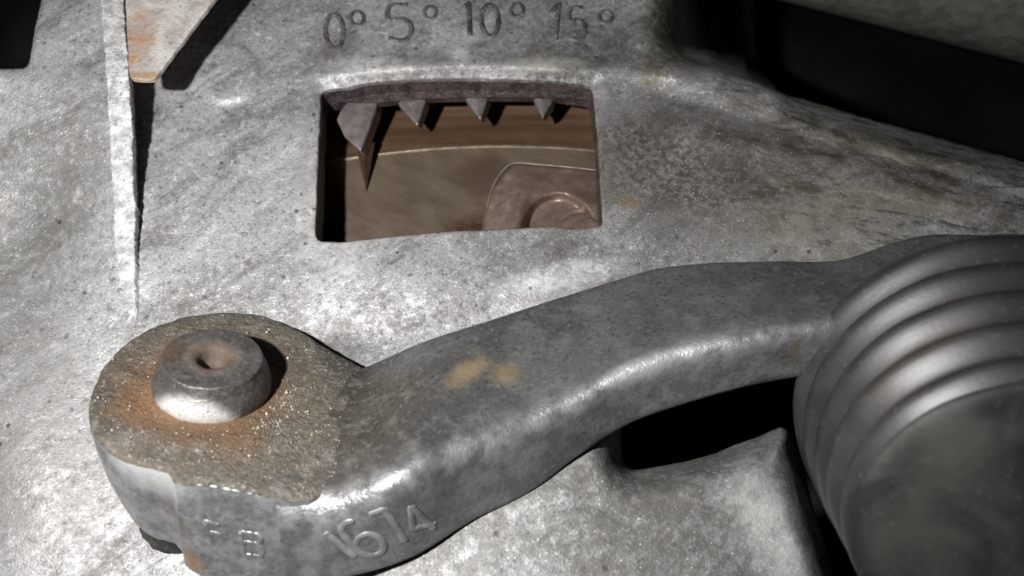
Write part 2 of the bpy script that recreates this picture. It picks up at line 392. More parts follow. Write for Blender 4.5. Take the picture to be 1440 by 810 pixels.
def plateau(v):
    return np.interp(v, [-200, 60, 110, 150, 220, 300, 380, 450, 520], [12, 11.5, 11, 9.5, 6.2, 3.2, 1.3, .35, 0])
def edge_u(v): return np.interp(v, [-200, 0, 110, 200, 300, 430, 520], [172, 176, 184, 189, 192, 191, 190])
def H(u, v):
    u = np.asarray(u, float); v = np.asarray(v, float)
    h = np.zeros_like(u)
    # lip arched over the window and chamfer down to it
    vl = np.interp(u, [300, 380, 450, 520, 640, 760, 850, 930, 1010, 1080], [128, 112, 101, 94, 86, 89, 96, 100, 108, 124])
    f = sst(300, 540, u) * (1 - sst(1060, 1100, u))
    h += .75 * f * np.exp(-((v - vl) / 14) ** 2)
    h -= .9 * f * sst(5, -14, v - vl)
    vt = np.interp(u, [452, 520, 640, 750, 833], [129, 118, 112, 113.5, 122])
    h -= 1.3 * sst(435, 455, u) * (1 - sst(835, 850, u)) * sst(0, 1, (v - vl - 4) / (vt - vl - 4)) * (1 - sst(140, 170, v))
    # concentric ridges of the bell on the right
    wv = v - .27 * (u - 900); fr = sst(860, 960, u)
    for w0, s, a in ((20, 9, -.7), (44, 12, .7), (70, 8, -1.0), (96, 14, .8), (128, 9, -.6), (165, 24, .9)):
        h += fr * a * np.exp(-((wv - w0) / s) ** 2) * (1 - sst(1460, 1650, u) * .0)
    h -= 3.5 * sst(860, 1440, u) * sst(150, -20, wv)
    # slope away behind the numbers
    vb = np.interp(u, [900, 950, 1000, 1050, 1085, 1120], [87, 90, 97, 110, 126, 140])
    h -= np.clip(np.where(u < 965, .0046 * np.clip(u - 905, 0, 60) ** 2, 16.6 + .55 * (u - 965)), 0, 80) * sst(4, -34, v - vb) * (u > 905) * (u < 1100)
    # raised wing on the left
    hp = plateau(v); eu = edge_u(v)
    # raw edge strip, then the drop
    st = 1 - sst(0, 1, (u - (eu - 3)) / 7.5)
    h += hp * st
    # boss mark left of the window
    d = np.hypot((u - 318) / 48, (v - 102) / 44)
    h += .8 * (1 - sst(.88, 1.03, d)) * sst(200, 270, u)
    # swale by the lever eye, raised lower casting
    h -= 1.4 * np.exp(-((u - 480) / 60) ** 2 - ((v - 478) / 30) ** 2)
    ln = v - np.interp(u, [300, 500, 740, 870, 1000, 1120, 1300], [820, 760, 650, 590, 560, 540, 560])
    h += 6.3 * sst(-30, 25, ln) * sst(430, 560, u)
    h += 1.5 * np.exp(-((u - 620) / 210) ** 2 - ((v - 395) / 50) ** 2) - 3.0 * np.exp(-((u - 40) / 80) ** 2 - ((v - 350) / 110) ** 2) + 2.4 * np.exp(-((u - 40) / 90) ** 2 - ((v - 640) / 140) ** 2)
    h += 1.0 * np.exp(-((u - 230) / 220) ** 2 - ((v - 330) / 160) ** 2)
    return h
def build_housing():
    sp = 5.5
    us = np.arange(-255, 1695, sp); vs = np.arange(-186, 1006, sp * .866)
    g = []
    for j, v in enumerate(vs):
        uu = us + (sp / 2 if j % 2 else 0)
        if v < -25 or v > 835: uu = uu[::3] if j % 3 == 0 else uu[:0]
        g.append(np.stack([uu, np.full(len(uu), v)], -1))
    g = np.vstack(g); out = (g[:, 0] < -25) | (g[:, 0] > 1465); keep = ~out | (rng.random(len(g)) < .15); g = g[keep]
    g += rng.normal(0, .5, g.shape)
    g = g[inside(outer, g) & ~inside(win, g)]
    rv = np.arange(-30, 470, 2.2); ru = np.arange(-42, 16, 2.2)
    rg = np.array([(float(edge_u(v)) + x + (1.1 if j % 2 else 0), v) for j, v in enumerate(rv) for x in ru]) + rng.normal(0, .35, (len(rv) * len(ru), 2))
    inr = (g[:, 0] > edge_u(g[:, 1]) - 43) & (g[:, 0] < edge_u(g[:, 1]) + 17) & (g[:, 1] > -32) & (g[:, 1] < 472)
    g = np.vstack([g[~inr], rg])
    dw = seg_dist(win, g); do = seg_dist(outer, g)
    g = g[(dw > 9) & (do > 8)]
    layers = []
    for loop, offs, sgn in ((win, (1.2, 2.6, 4.5, 7), 1), (outer, (2, 5), -1)):
        n = len(loop); t = np.roll(loop, -1, 0) - np.roll(loop, 1, 0); nn = np.stack([t[:, 1], -t[:, 0]], -1) / np.linalg.norm(t, axis=1)[:, None]
        for o in offs:
            for s in (1, -1):
                p = loop + nn * o * s
                ok = inside(outer, p) & ~inside(win, p)
                d = seg_dist(loop, p); ok &= d > o * .75
                layers.append(p[ok])
    pts = np.vstack([win, outer] + layers + [g]); nw, no = len(win), len(outer)
    edges = [(i, (i + 1) % nw) for i in range(nw)] + [(nw + i, nw + (i + 1) % no) for i in range(no)]
    vo, _, fo, ov, _, _ = delaunay_2d_cdt([Vector(p) for p in pts], edges, [], 0, 1e-4)
    vo = np.array([tuple(v) for v in vo]); fo = np.array(fo)
    cen = vo[fo].mean(1); fo = fo[inside(outer, cen) & ~inside(win, cen)]
    dw = seg_dist(win, vo); do = seg_dist(outer, vo)
    h = H(vo[:, 0], vo[:, 1])
    def fil(d, r): 
        x = np.clip(r - d, 0, r); return (r - np.sqrt(np.maximum(r * r - x * x, 0))) * .125
    rw = 3.6; h -= np.minimum(fil(dw, rw), .5)
    ro = np.where((vo[:, 1] > 520) & (vo[:, 0] > 700), 24.0, np.where((vo[:, 0] > 900) & (vo[:, 1] < 400) & (vo[:, 1] > 100), 14.0, 8.0))
    h -= np.minimum(fil(do, ro), ro * .125 * .8)
    tr = (vo[:, 0] > 1085) & (vo[:, 1] < 400); br = (vo[:, 1] > 520) & (vo[:, 0] > 800)
    h -= np.where(tr, 9.0 * np.clip(1 - do / 38, 0, 1) ** 1.7 * sst(1085, 1150, vo[:, 0]), 0) + np.where(br, 7.5 * np.clip(1 - do / 42, 0, 1) ** 1.8, 0)
    p3 = Pn(vo[:, 0], vo[:, 1], h)
    near = np.abs(vo[:, 0] - edge_u(vo[:, 1])) < 14
    for i, p in enumerate(p3):
        u = vo[i, 0]
        p[2] += .35 * nz(p[0], p[1], 0, 14) + .12 * nz(p[0], p[1], 5, 3.5)
        if near[i] and -30 < vo[i, 1] < 460:
            k = 1.0
            p[0] += k * (.3 * nz(p[0], p[1], 2, 2.2) + .3 * nz(p[0], p[1], 7, .8)); p[2] += .2 * nz(p[0], p[1], 4, 1.0)
    verts = [tuple(p) for p in p3]; faces = [tuple(f) for f in fo]
    # which cdt vertices are the boundary loops
    om = {}
    for k, l in enumerate(ov):
        for i in l: om[i] = k
    wl = [om[i] for i in range(nw)]; ol = [om[nw + i] for i in range(no)]
    def skirt(loop, steps):
        prev = loop
        for dz, rough in steps:
            cur = []
            for a in loop:
                x, y, z = verts[a]
                cur.append(len(verts)); verts.append((x + rough * nz(x, y, z + dz, 2.5), y + rough * nz(x + 50, y, z + dz, 2.5), z - dz))
            n = len(loop)
            for i in range(n): faces.append((prev[i], prev[(i + 1) % n], cur[(i + 1) % n], cur[i]))
            prev = cur
        return prev
    WALL0 = len(faces)
    skirt(wl, ((.5, .1), (1.5, .25), (3, .3), (4.8, .3), (6.4, .25)))
    WALL1 = len(faces)
    skirt(ol, ((2, .1), (9, .2), (16, .2)))
    return verts, faces, (WALL0 + nw, WALL1)
hv, hf, WR = build_housing()
casing = mesh_obj('casing', hv, hf, M_AL, housing)
mod = None
BV_H = BVHTree.FromPolygons([Vector(p) for p in hv], hf)
casing.data.materials.append(M_RIB); casing.data.materials.append(M_WALL)
# raw edge strip of the wing takes a paler metal
def proj(p):
    d = Vector(p) - CAM; z = d.dot(FW); return 720 + d.dot(RT) / z / KX * 720, 405 - d.dot(UP) / z / KX * 720
for poly in casing.data.polygons:
    if WR[0] <= poly.index < WR[1]: poly.material_index = 2; continue
    c = Vector((0, 0, 0))
    for i in poly.vertices: c += Vector(hv[i])
    u, v = proj(c / len(poly.vertices))
    if -40 < v < 462:
        e = float(edge_u(v)); lo = e - float(np.interp(v, [0, 200, 330, 400, 440, 456], [34, 34, 31, 22, 9, -4]))
        if lo + (1.2 + max(0, v - 330) * .12) * nz(u, v, 0, 22) + .5 * nz(u, v, 3, 6) < u < e + 2: poly.material_index = 1

def hit(bv, u, v):
    r = ray(u, v).normalized(); loc, n, i, d = bv.ray_cast(CAM, r)
    if loc is None: return None, None
    if n.dot(r) > 0: n = -n
    return loc, n
def stroke(name, bv, pts, wd, ht, m, parent, closed=False, step=2.0):
    pts = resample(np.array(pts, float), step, closed)
    L = [];
    for u, v in pts:
        a, n = hit(bv, u, v)
        if a is not None: L.append((a, n))
    k = len(L); verts = []; faces = []; R = 6
    nav = sum((n for _, n in L), Vector()).normalized()
    for i in range(k):
        a, n = L[i]
        b0 = L[(i - 1) % k][0] if (closed or i) else a; b1 = L[(i + 1) % k][0] if (closed or i < k - 1) else a
        t = (b1 - b0).normalized(); s = t.cross(nav).normalized()
        sc = 1 if (closed or 0 < i < k - 1) else .55
        for j in range(R + 1):
            an = math.pi * j / R
            verts.append(a + s * math.cos(an) * wd / 2 * sc + nav * (math.sin(an) ** .8 * ht * sc - .12 + .05 * nz(*a, .8)))
    for i in range(k if closed else k - 1):
        i2 = (i + 1) % k
        for j in range(R): faces.append((i * (R + 1) + j, i2 * (R + 1) + j, i2 * (R + 1) + j + 1, i * (R + 1) + j + 1))
    if not closed:
        faces.append(tuple(range(R + 1))); faces.append(tuple((k - 1) * (R + 1) + j for j in range(R + 1)))
    return mesh_obj(name, verts, faces, m, parent)
def ell(cx, cy, a, b, rot=0, n=28):
    return [(cx + a * math.cos(t) * math.cos(rot) - b * math.sin(t) * math.sin(rot), cy + a * math.cos(t) * math.sin(rot) + b * math.sin(t) * math.cos(rot)) for t in [2 * math.pi * i / n for i in range(n)]]
def five(x, y, w=34, h=50, sk=0):
    q = [(.85, 0), (.1, .03), (.04, .42), (.5, .38), (.86, .48), (1, .68), (.86, .92), (.5, 1.0), (.05, .92)]
    return catmull([(x + a * w, y + b * h) for a, b in q], 4)
NW, NH = 1.2, .46
for cx, cy, a, b in ((470.5, 44, 12.5, 24), (689, 29, 12, 22)):
    stroke('numeral', BV_H, ell(cx, cy, a, b, -.06), NW, NH, M_NUM, housing, True)
for x, y in ((545, 7), (800, 11)):
    stroke('numeral', BV_H, five(x, y, 34 if x < 700 else 23, 50 if x < 700 else 45), NW, NH, M_NUM, housing)
stroke('numeral', BV_H, [(651, 13), (659, 4), (661, 50)], NW, NH * 1.2, M_NUM, housing)
stroke('numeral', BV_H, [(772, 20), (786, 6), (781, 56)], NW, NH * 1.2, M_NUM, housing)
for cx, cy, r in ((502.5, 26, 9.5), (605, 18, 8.5), (727, 14, 9), (852, 24, 9)):
    stroke('degree_mark', BV_H, ell(cx, cy, r, r * 1.02, 0, 20), 1.0, .38, M_NUM, housing, True)
stroke('dot', BV_H, [(718, 47), (721, 47)], 1.0, .3, M_NUM, housing)

# timing teeth hanging inside the top of the window
M_TOOTH = plain('tooth_casting', (.20, .175, .17), .42, .4)
def tooth(pts, h0, h1, tipdrop, name='timing_tooth', m=M_TOOTH, bulge=.5):
    fr = [P(u, v, h0) for u, v in pts]; c = sum(fr, Vector()) / len(fr)
    n = len(fr); bk = []
    for (u, v), p in zip(pts, fr): bk.append(Vector((p.x + .5, p.y + (.4 if p.y > c.y else tipdrop), h1)))
    verts = [Vector((p.x, p.y, p.z)) for p in fr] + bk + [c + Vector((0, .4, bulge))]
    faces = [(i, (i + 1) % n, 2 * n) for i in range(n)] + [(i, (i + 1) % n, n + (i + 1) % n, n + i) for i in range(n)] + [tuple(range(2 * n - 1, n - 1, -1))]
    o = mesh_obj(name, verts, faces, m, housing, False)
    b = o.modifiers.new('b', 'BEVEL'); b.width = .00035; b.segments = 2; b.limit_method = 'ANGLE'
    return o
tooth([(473, 168), (478, 156), (490, 140), (531, 136), (529, 152), (516, 190), (507, 212), (498, 205), (484, 192)], -5.6, -9.4, 1.0)
tooth([(560, 136), (560, 147), (576, 166), (587, 177), (598, 143), (600, 132)], -5.8, -9.2, 1.5)
tooth([(652, 130), (655, 141), (667, 158), (676, 169), (685, 141), (688, 130)], -5.8, -9.2, 1.5)
tooth([(748, 132), (752, 144), (758, 156), (763, 166), (776, 144), (780, 132)], -5.8, -9.2, 1.5)
bar = [(480, 124), (480, 143), (530, 144), (562, 141), (600, 138), (660, 136.5), (720, 136.5), (800, 138), (838, 140), (838, 118), (640, 108)]
tooth(bar, -5.0, -7.2, .6, 'scale_bar', M_WALL, 0)

# ------------------------------------------------------------------ flywheel
fly = thing('flywheel', 'brown oil-stained flywheel rim seen inside the inspection window', 'flywheel', P(640, 260, -16))
AU = [380, 440, 500, 600, 720, 840, 900, 960]; AV = [243, 232, 221, 209.5, 205.5, 211.5, 219, 228]
def strip(name, rows, u0, u1, m, nu=70):
    verts = []; faces = []
    us = np.linspace(u0, u1, nu); k = len(rows)
    for u in us:
        va = float(np.interp(u, AU, AV)); 
        for dv, h in rows: verts.append(P(u, va + dv, h))
    for i in range(nu - 1):
        for j in range(k - 1): faces.append((i * k + j, (i + 1) * k + j, (i + 1) * k + j + 1, i * k + j + 1))
    return mesh_obj(name, verts, faces, m, fly)
AU2 = np.linspace(380, 960, 60); _c = np.polyfit(AU, AV, 2); AV = list(np.polyval(_c, AU2)); AU = list(AU2)
qb = brown_metal('flywheel_rim_steel', (.105, .06, .038), (.185, .108, .066), (.24, .155, .10), .42, .45, ((.12, 1.5, 1), (0, 0, -.03)))
M_BAND = qb[0].out(qb[1], qb[2], qb[3]); M_FACE = flywheel_face()
strip('rim', [(-110, -20), (-95, -18.6), (-62, -15.6), (-60, -15.8), (-30, -14.3), (-6, -13.3), (-2.2, -13.12)], 430, 900, M_BAND)
strip('edge', [(-2.2, -13.12), (-1.2, -13.02), (0, -12.95), (1.2, -13.0), (1.6, -13.2)], 430, 900, plain('polished_edge', (.42, .36, .27), .3, .7))
strip('face', [(1.6, -13.2), (40, -13.2), (90, -13.2), (160, -13.2), (190, -13.2)], 430, 900, M_FACE)
# dark spike on the face: pointer and the big tooth's shadow in one
spike = [P(499, 200, -9.2), P(527, 200, -9.6), P(515, 270, -12.9), P(511, 208, -7.8)]
mesh_obj('pointer_with_shadow', spike, [(0, 2, 3), (3, 2, 1), (0, 3, 1), (0, 1, 2)], plain('pointer_shadow_brown', (.09, .05, .03), .5, .3), fly, False)

# ------------------------------------------------------------------ clutch cover and bolt behind the window
cover = thing('clutch_cover', 'brown pressed steel clutch cover with a rounded corner bolted over the flywheel', 'clutch cover', P(770, 320, -13.2))
def build_cover():
    L = resample(round_poly([(722, 227), (790, 232), (862, 240), (885, 300), (885, 390), (690, 390), (674, 345), (681, 298), (692, 262)], [16, 10, 10, 10, 10, 10, 20, 30, 30], 5), 3)
    g = np.stack(np.meshgrid(np.arange(670, 888, 2.6), np.arange(222, 392, 2.6)), -1).reshape(-1, 2) + rng.normal(0, .2, (len(np.arange(670, 888, 2.6)) * len(np.arange(222, 392, 2.6)), 2))
    g = g[inside(L, g)]; g = g[seg_dist(L, g) > 2.2]
    pts = np.vstack([L, g]); n = len(L)
    vo, _, fo, ov, _, _ = delaunay_2d_cdt([Vector(p) for p in pts], [(i, (i + 1) % n) for i in range(n)], [], 0, 1e-4)
    vo = np.array([tuple(v) for v in vo]); fo = np.array(fo); fo = fo[inside(L, vo[fo].mean(1))]
    d = seg_dist(L, vo); u, v = vo[:, 0], vo[:, 1]
    h = -13.1 + 1.3 * sst(0, 5, d) + 1.6 * sst(3, 40, d)
    # pressed pocket with a curved left flank, dish round the bolt
    fl = u - np.interp(v, [262, 275, 300, 330, 360], [752, 741, 734, 731, 733])
    h += 1.0 * np.exp(-((fl + 4) / 9) ** 2) * sst(235, 290, v)
    h -= 2.9 * (1 - sst(43, 54, np.hypot(u - 785, (v - 326) * .98)))
    h += .9 * np.exp(-((u - 715) / 16) ** 2 - ((v - 315) / 34) ** 2)
    rr = np.hypot(u - 822, (v - 330) * 1.05)
    h += 1.6 * (1 - sst(44, 66, rr))
    return [tuple(x) for x in Pn(u, v, h)], [tuple(f) for f in fo]
qc = brown_metal('cover_steel', (.18, .125, .10), (.27, .205, .17), (.42, .36, .32), .42, .5); M_COV = qc[0].out(qc[1], qc[2], qc[3])
cv, cf = build_cover(); press = mesh_obj('pressing', cv, cf, M_COV, cover)
verts = []; faces = []                     # bright bead added along the pressing's upper edge
bead = catmull([(684, 292), (692, 264), (706, 241), (723, 229.5), (760, 231.5), (800, 235), (862, 242)], 8)
for k, (u, v) in enumerate(bead):
    p = P(u, v, -11.4); q0 = P(*bead[max(k - 1, 0)], -12); q1 = P(*bead[min(k + 1, len(bead) - 1)], -12); t = (q1 - q0).normalized(); sd = Vector((-t.y, t.x, 0))
    wd_ = .15 * min(1, .35 + k / 22)
    for j in range(6): verts.append(p + sd * math.cos(j * math.pi / 3) * wd_ + Vector((0, 0, math.sin(j * math.pi / 3) * wd_)))
for k in range(len(bead) - 1):
    for j in range(6): faces.append((k * 6 + j, (k + 1) * 6 + j, (k + 1) * 6 + (j + 1) % 6, k * 6 + (j + 1) % 6))
mesh_obj('bright_edge', verts, faces, plain('bright_edge_steel', (.42, .36, .30), .35, .5), press)
def lathe(name, prof, c, n, m, parent, seg=48, ref=None, fn=None):
    n = n.normalized(); a = (ref or Vector((1, 0, 0))); a = (a - n * a.dot(n)).normalized(); b = n.cross(a)
    verts = []; faces = []; k = len(prof)
    for i in range(seg):
        t = 2 * math.pi * i / seg
        for j, (r, z) in enumerate(prof):
            rr, zz = fn(r, z, t, j) if fn else (r, z)
            verts.append(c + (a * math.cos(t) + b * math.sin(t)) * rr + n * zz)
    for i in range(seg):
        i2 = (i + 1) % seg
        for j in range(k - 1): faces.append((i * k + j, i2 * k + j, i2 * k + j + 1, i * k + j + 1))
    if prof[0][0] > 1e-6: faces.append(tuple(i * k for i in range(seg)))
    if prof[-1][0] > 1e-6: faces.append(tuple(i * k + k - 1 for i in range(seg)))
    o = mesh_obj(name, verts, faces, m, parent)
    bm = bmesh.new(); bm.from_mesh(o.data); bmesh.ops.remove_doubles(bm, verts=bm.verts, dist=1e-6); bmesh.ops.recalc_face_normals(bm, faces=bm.faces); bm.to_mesh(o.data); bm.free()
    for p in o.data.polygons: p.use_smooth = True
    return o
bolt = thing('cover_bolt', 'brown flanged hex bolt holding down the clutch cover', 'bolt', P(818, 316, -11.2))
bc = P(822, 331, -10.9); bn = Vector((.05, .1, 1))
lathe('flange', [(7.0, -1.2), (7.1, -.3), (6.9, .15), (6.4, .4), (5.9, .25), (5.6, .05), (5.3, .3), (4.9, .9), (4.2, 1.35), (3.2, 1.55), (0, 1.6)], bc, bn, M_COV, bolt)
hx = lathe('hex_head', [(3.1, .8), (3.1, 2.9), (2.8, 3.3), (2.2, 3.45), (1.4, 3.3), (0, 3.2)], bc + Vector((.5, -.9, 0)), bn, M_COV, bolt, 36,
           fn=lambda r, z, t, j: (r * (1 if j > 3 else .95 / math.cos(((t + math.pi / 6) % (math.pi / 3)) - math.pi / 6) ** .9), z))

# ------------------------------------------------------------------ lever
w_ = (CAM - P(291, 520, 12)).normalized()
upv = (UP - w_ * UP.dot(w_)).normalized()
TH = math.radians(51); EN = (w_ * math.cos(TH) + upv * math.sin(TH)).normalized()
RC = P(299, 540, 12.5); EYE_C[:] = [RC, EN]
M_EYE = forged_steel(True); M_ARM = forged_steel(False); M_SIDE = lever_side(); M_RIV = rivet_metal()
lever = thing('clutch_release_lever', 'dark forged steel clutch lever with rusty pinned eye, cast number 1674 on its side', 'lever', (RC.x, RC.y, 0))
EYE = [(124, 588), (126, 556), (140, 520), (170, 485), (210, 459), (260, 443), (310, 437), (360, 440), (405, 454), (440, 474), (475, 497), (520, 520),
       (560, 570), (520, 650), (440, 702), (392, 699), (300, 681), (245, 677), (238, 661), (200, 653), (163, 641), (143, 622), (130, 606)]
L = resample(round_poly(EYE, [10] * 17 + [1.5, 1.5] + [10] * 4, 4), 5)
L = jitter(L, 1.6, 20)
def build_eye():
    top = [Pplane(u, v, RC, EN) for u, v in L]; n = len(top); c = sum(top, Vector()) / n
    verts = []; faces = []
    # concentric rings on the top face so it can undulate
    rings = [(0, -.55), (.25, -.12), (.8, 0)]
    def ringpts(inset, drop):
        out = []
        for i, p in enumerate(top):
            t = (top[(i + 1) % n] - top[i - 1]).normalized(); s = EN.cross(t).normalized()
            if s.dot(c - p) < 0: s = -s
            lf = 1 - float(sst(190, 300, L[i][0])) * (1 - float(sst(560, 660, 1100 - L[i][1] * 1.0)) * 0)
            if drop < -1: s = (c - p).normalized()
            out.append(p + s * (inset * lf if drop < -1 else inset) + EN * drop)
        return out
    # side goes down along -EN, drawn in a little towards the foot
    idx = []
    for inset, drop in ((4.2, -19), (3.2, -16), (1.5, -10), (.4, -4), (0, -.6), (.2, -.2), (.6, 0)):
        base = len(verts); verts += ringpts(inset, drop); idx.append(base)
    for a, b in zip(idx, idx[1:]):
        for i in range(n): faces.append((a + i, a + (i + 1) % n, b + (i + 1) % n, b + i))
    prev = idx[-1]; last = ringpts(.6, 0)
    for k in range(1, 14):
        f = k / 14; base = len(verts)
        for p in last:
            q = p.lerp(c, f); q = q + EN * (.22 * nz(q.x, q.y, q.z, 5) + .10 * nz(q.x, q.y, q.z, 1.6))
            d = (q - RC).length; q -= EN * .5 * math.exp(-((d - 9.8) / 1.8) ** 2)
            verts.append(q)
        for i in range(n): faces.append((prev + i, prev + (i + 1) % n, base + (i + 1) % n, base + i))
        prev = base
    verts.append(c); ce = len(verts) - 1
    for i in range(n): faces.append((prev + i, prev + (i + 1) % n, ce))
    faces.append(tuple(range(n - 1, -1, -1)))
    return verts, faces, n
ev, ef, en_ = build_eye()
eye = mesh_obj('eye', ev, ef, M_EYE, lever); eye.data.materials.append(M_SIDE)
for p in eye.data.polygons:
    if p.index < en_ * 4: p.material_index = 1
eye.data.set_sharp_from_angle(angle=math.radians(38))
# rivet pin
lathe('pin_head', [(8.3, -1.5), (8.55, .1), (8.6, .5), (8.5, 1.1), (8.25, 2.0), (7.75, 3.3), (7.35, 4.3), (7.2, 4.75), (7.15, 5.02), (7.02, 5.12), (6.7, 5.14), (3.2, 5.1), (2.6, 5.0), (2.2, 4.6), (1.9, 3.6), (1.5, 2.8), (.9, 2.5), (0, 2.6)],
      RC, EN, M_RIV, lever, 72, fn=lambda r, z, t, j: (r * (1 + .012 * nz(math.cos(t) * 4, math.sin(t) * 4, z, 1.3)) + (.15 * nz(math.cos(t) * 3, math.sin(t) * 3, 9, 2) if 12 < j else 0),
                                                       z + (.3 * nz(math.cos(t) * r, math.sin(t) * r, 3, 1.8) if j > 13 else .06 * nz(math.cos(t) * r, math.sin(t) * r, 1, 2))))
# arm: back-top A, front-top B, front-bottom C  (pixel of the photo, height over the housing)
def hE(u, v): return Pplane(u, v, RC, EN).z
ST = [((500, 516), (386, 697), (402, 822), hE(500, 516) + .1, hE(386, 697) - .2, 9.0),
      ((530, 503), (462, 707), (470, 820), hE(520, 505) + .9, hE(462, 707) + .3, 8.5),
      ((600, 472), (560, 677), (575, 790), 9.0, 22.5, 7.5),
      ((700, 440), (654, 634), (665, 736), 8.0, 20.0, 6.6),
      ((790, 411), (738, 599), (745, 696), 7.5, 18.5, 6.3),
      ((870, 387), (805, 569), (812, 645), 8.0, 18.5, 7.0),
      ((925, 372), (872, 529), (885, 600), 9.0, 19.5, 9.0),
      ((1000, 364), (949, 498), (960, 573), 10.5, 20.5, 11.0),
      ((1090, 362), (1037, 478), (1045, 548), 12.0, 22.0, 13.0),
      ((1180, 361), (1114, 463), (1118, 534), 13.0, 23.0, 14.0),
      ((1255, 337), (1190, 452), (1190, 522), 14.0, 23.0, 14.0),
      ((1320, 324), (1260, 440), (1260, 515), 14.0, 22.0, 13.0),
      ((1420, 327), (1340, 440), (1340, 515), 13.0, 21.0, 12.0)]
def build_arm():
    raw = []
    for A, B, C_, ha, hb, hc in ST:
        a, b, c = P(*A, ha), P(*B, hb), P(*C_, hc); raw.append(list(a) + list(b) + list(c))
    cur = catmull(raw, 12); verts = []; faces = []; K = None; nfront = None
    for row in cur:
        a, b, c = Vector(row[:3]), Vector(row[3:6]), Vector(row[6:])
        d = a + (c - b) * .85
        # local 3d fillet of the quad a b c d
        quad = [a, b, c, d]; rad = [4.6, 5.6, 2.6, 1.5]; loop = []
        for i in range(4):
            p0, p1, p2 = quad[i - 1], quad[i], quad[(i + 1) % 4]
            e1 = p0 - p1; e2 = p2 - p1; t1 = min(rad[i], e1.length * .4); t2 = min(rad[i], e2.length * .4)
            s = p1 + e1.normalized() * t1; e = p1 + e2.normalized() * t2
            # push the corner out so that the rounded silhouette still meets the traced edge
            q = p1 + (p1 - (s + e) / 2) * .5
            for k in range(7):
                f = k / 6; loop.append(s * (1 - f) ** 2 + q * 2 * f * (1 - f) + e * f * f)
            nx = quad[(i + 1) % 4]; e3 = nx - p1; t3 = min(rad[(i + 1) % 4], e3.length * .4); e_next = nx - e3.normalized() * t3
            crown = {0: .5, 1: .25}.get(i, 0)
            nn = (e3.cross(Vector((1, 0, 0)))).normalized()
            for k in range(1, 6):
                f = k / 6; loop.append(e.lerp(e_next, f))
        K = len(loop)
        for p in loop: verts.append(p + Vector((0, 0, 1)) * (.16 * nz(*p, 6) + .05 * nz(*p, 1.5)))
    m = len(cur)
    for i in range(m - 1):
        for j in range(K): faces.append((i * K + j, i * K + (j + 1) % K, (i + 1) * K + (j + 1) % K, (i + 1) * K + j))
    faces.append(tuple(range(K))); faces.append(tuple((m - 1) * K + j for j in range(K - 1, -1, -1)))
    return verts, faces, K
av, af, AK = build_arm()
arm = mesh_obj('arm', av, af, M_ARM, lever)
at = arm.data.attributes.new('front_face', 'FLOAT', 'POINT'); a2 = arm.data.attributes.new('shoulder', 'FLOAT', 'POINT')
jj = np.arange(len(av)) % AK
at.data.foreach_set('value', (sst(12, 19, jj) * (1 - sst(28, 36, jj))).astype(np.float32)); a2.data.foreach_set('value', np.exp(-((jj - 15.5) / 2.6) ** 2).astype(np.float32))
BV_A = BVHTree.FromPolygons([Vector(p) for p in av], af)
BV_E = BVHTree.FromPolygons([Vector(p) for p in ev], ef)
BV_L = BVHTree.FromPolygons([Vector(p) for p in av] + [Vector(p) for p in ev], af + [tuple(i + len(av) for i in f) for f in ef])
M_DIG = plain('worn_raised_digits', (.27, .27, .275), .45, .35)
stroke('cast_digit', BV_L, [(456, 749), (501, 784)], 1.2, .3, M_DIG, lever)
stroke('cast_digit', BV_L, catmull([(499, 733), (486, 736), (480, 745), (487, 757), (500, 771), (515, 781), (531, 780), (540, 770), (534, 757), (519, 751), (505, 757), (499, 768)], 4), 1.15, .3, M_DIG, lever)
stroke('cast_digit', BV_L, [(519, 725), (541, 716), (571, 763)], 1.2, .3, M_DIG, lever)
stroke('cast_digit', BV_L, [(614, 736), (581, 744), (578, 712), (612, 745)], 1.15, .3, M_DIG, lever)
F = .85
for pts in ([(310, 739), (288, 733), (299, 767)], [(292, 748), (313, 752)]):
    stroke('cast_letter', BV_E, pts, F, .3, M_SIDE, lever)
for pts in ([(338, 748), (362, 752), (368, 758), (364, 765), (341, 762)], [(338, 748), (344, 780), (367, 783), (371, 774), (364, 766)]):
    stroke('cast_letter', BV_E, pts, F, .3, M_SIDE, lever)
stroke('chipped_edge', BV_E, [(247, 678.5), (300, 684), (372, 698)], .45, .12, plain('bright_chipped_steel', (.55, .54, .52), .4, .3), lever)
# sand and grit caked round the pin
def build_grit():
    base = [Vector(x) for x in ((1, 0, 0), (-1, 0, 0), (0, 1, 0), (0, -1, 0), (0, 0, 1), (0, 0, -1))]
    tri = [(0, 2, 4), (2, 1, 4), (1, 3, 4), (3, 0, 4), (2, 0, 5), (1, 2, 5), (3, 1, 5), (0, 3, 5)]
    verts = []; faces = []; k = 0
    while k < 900:
        if random.random() < .28: u, v = random.gauss(385, 22), random.gauss(575, 26)
        else: u, v = random.uniform(130, 505), random.uniform(440, 700)
        a, n = hit(BV_E, u, v)
        if a is None or n.dot(EN) < .9 or (a - RC).length < 9.2: continue
        r = .07 + .11 * random.random() ** 2 + (.22 * random.random() if random.random() < .05 else 0)
        rot = Matrix.Rotation(random.random() * 6, 3, Vector((random.random(), random.random(), .5)).normalized())
        b = len(verts)
        for p in base: verts.append(a + n * r * .35 + rot @ (p * r * random.uniform(.7, 1.25)))
        faces += [(x + b, y + b, z + b) for x, y, z in tri]; k += 1
    return verts, faces
qg = NT('sand_grains'); gn = qg.noise(1.2, 1); M_GRIT = qg.out(qg.mix(qg.ramp(gn, .35, .65), (.10, .075, .05), (.48, .43, .35)), .5, 0)
gv, gf = build_grit(); go = mesh_obj('grit', gv, gf, M_GRIT, lever, False); go['kind'] = 'stuff'

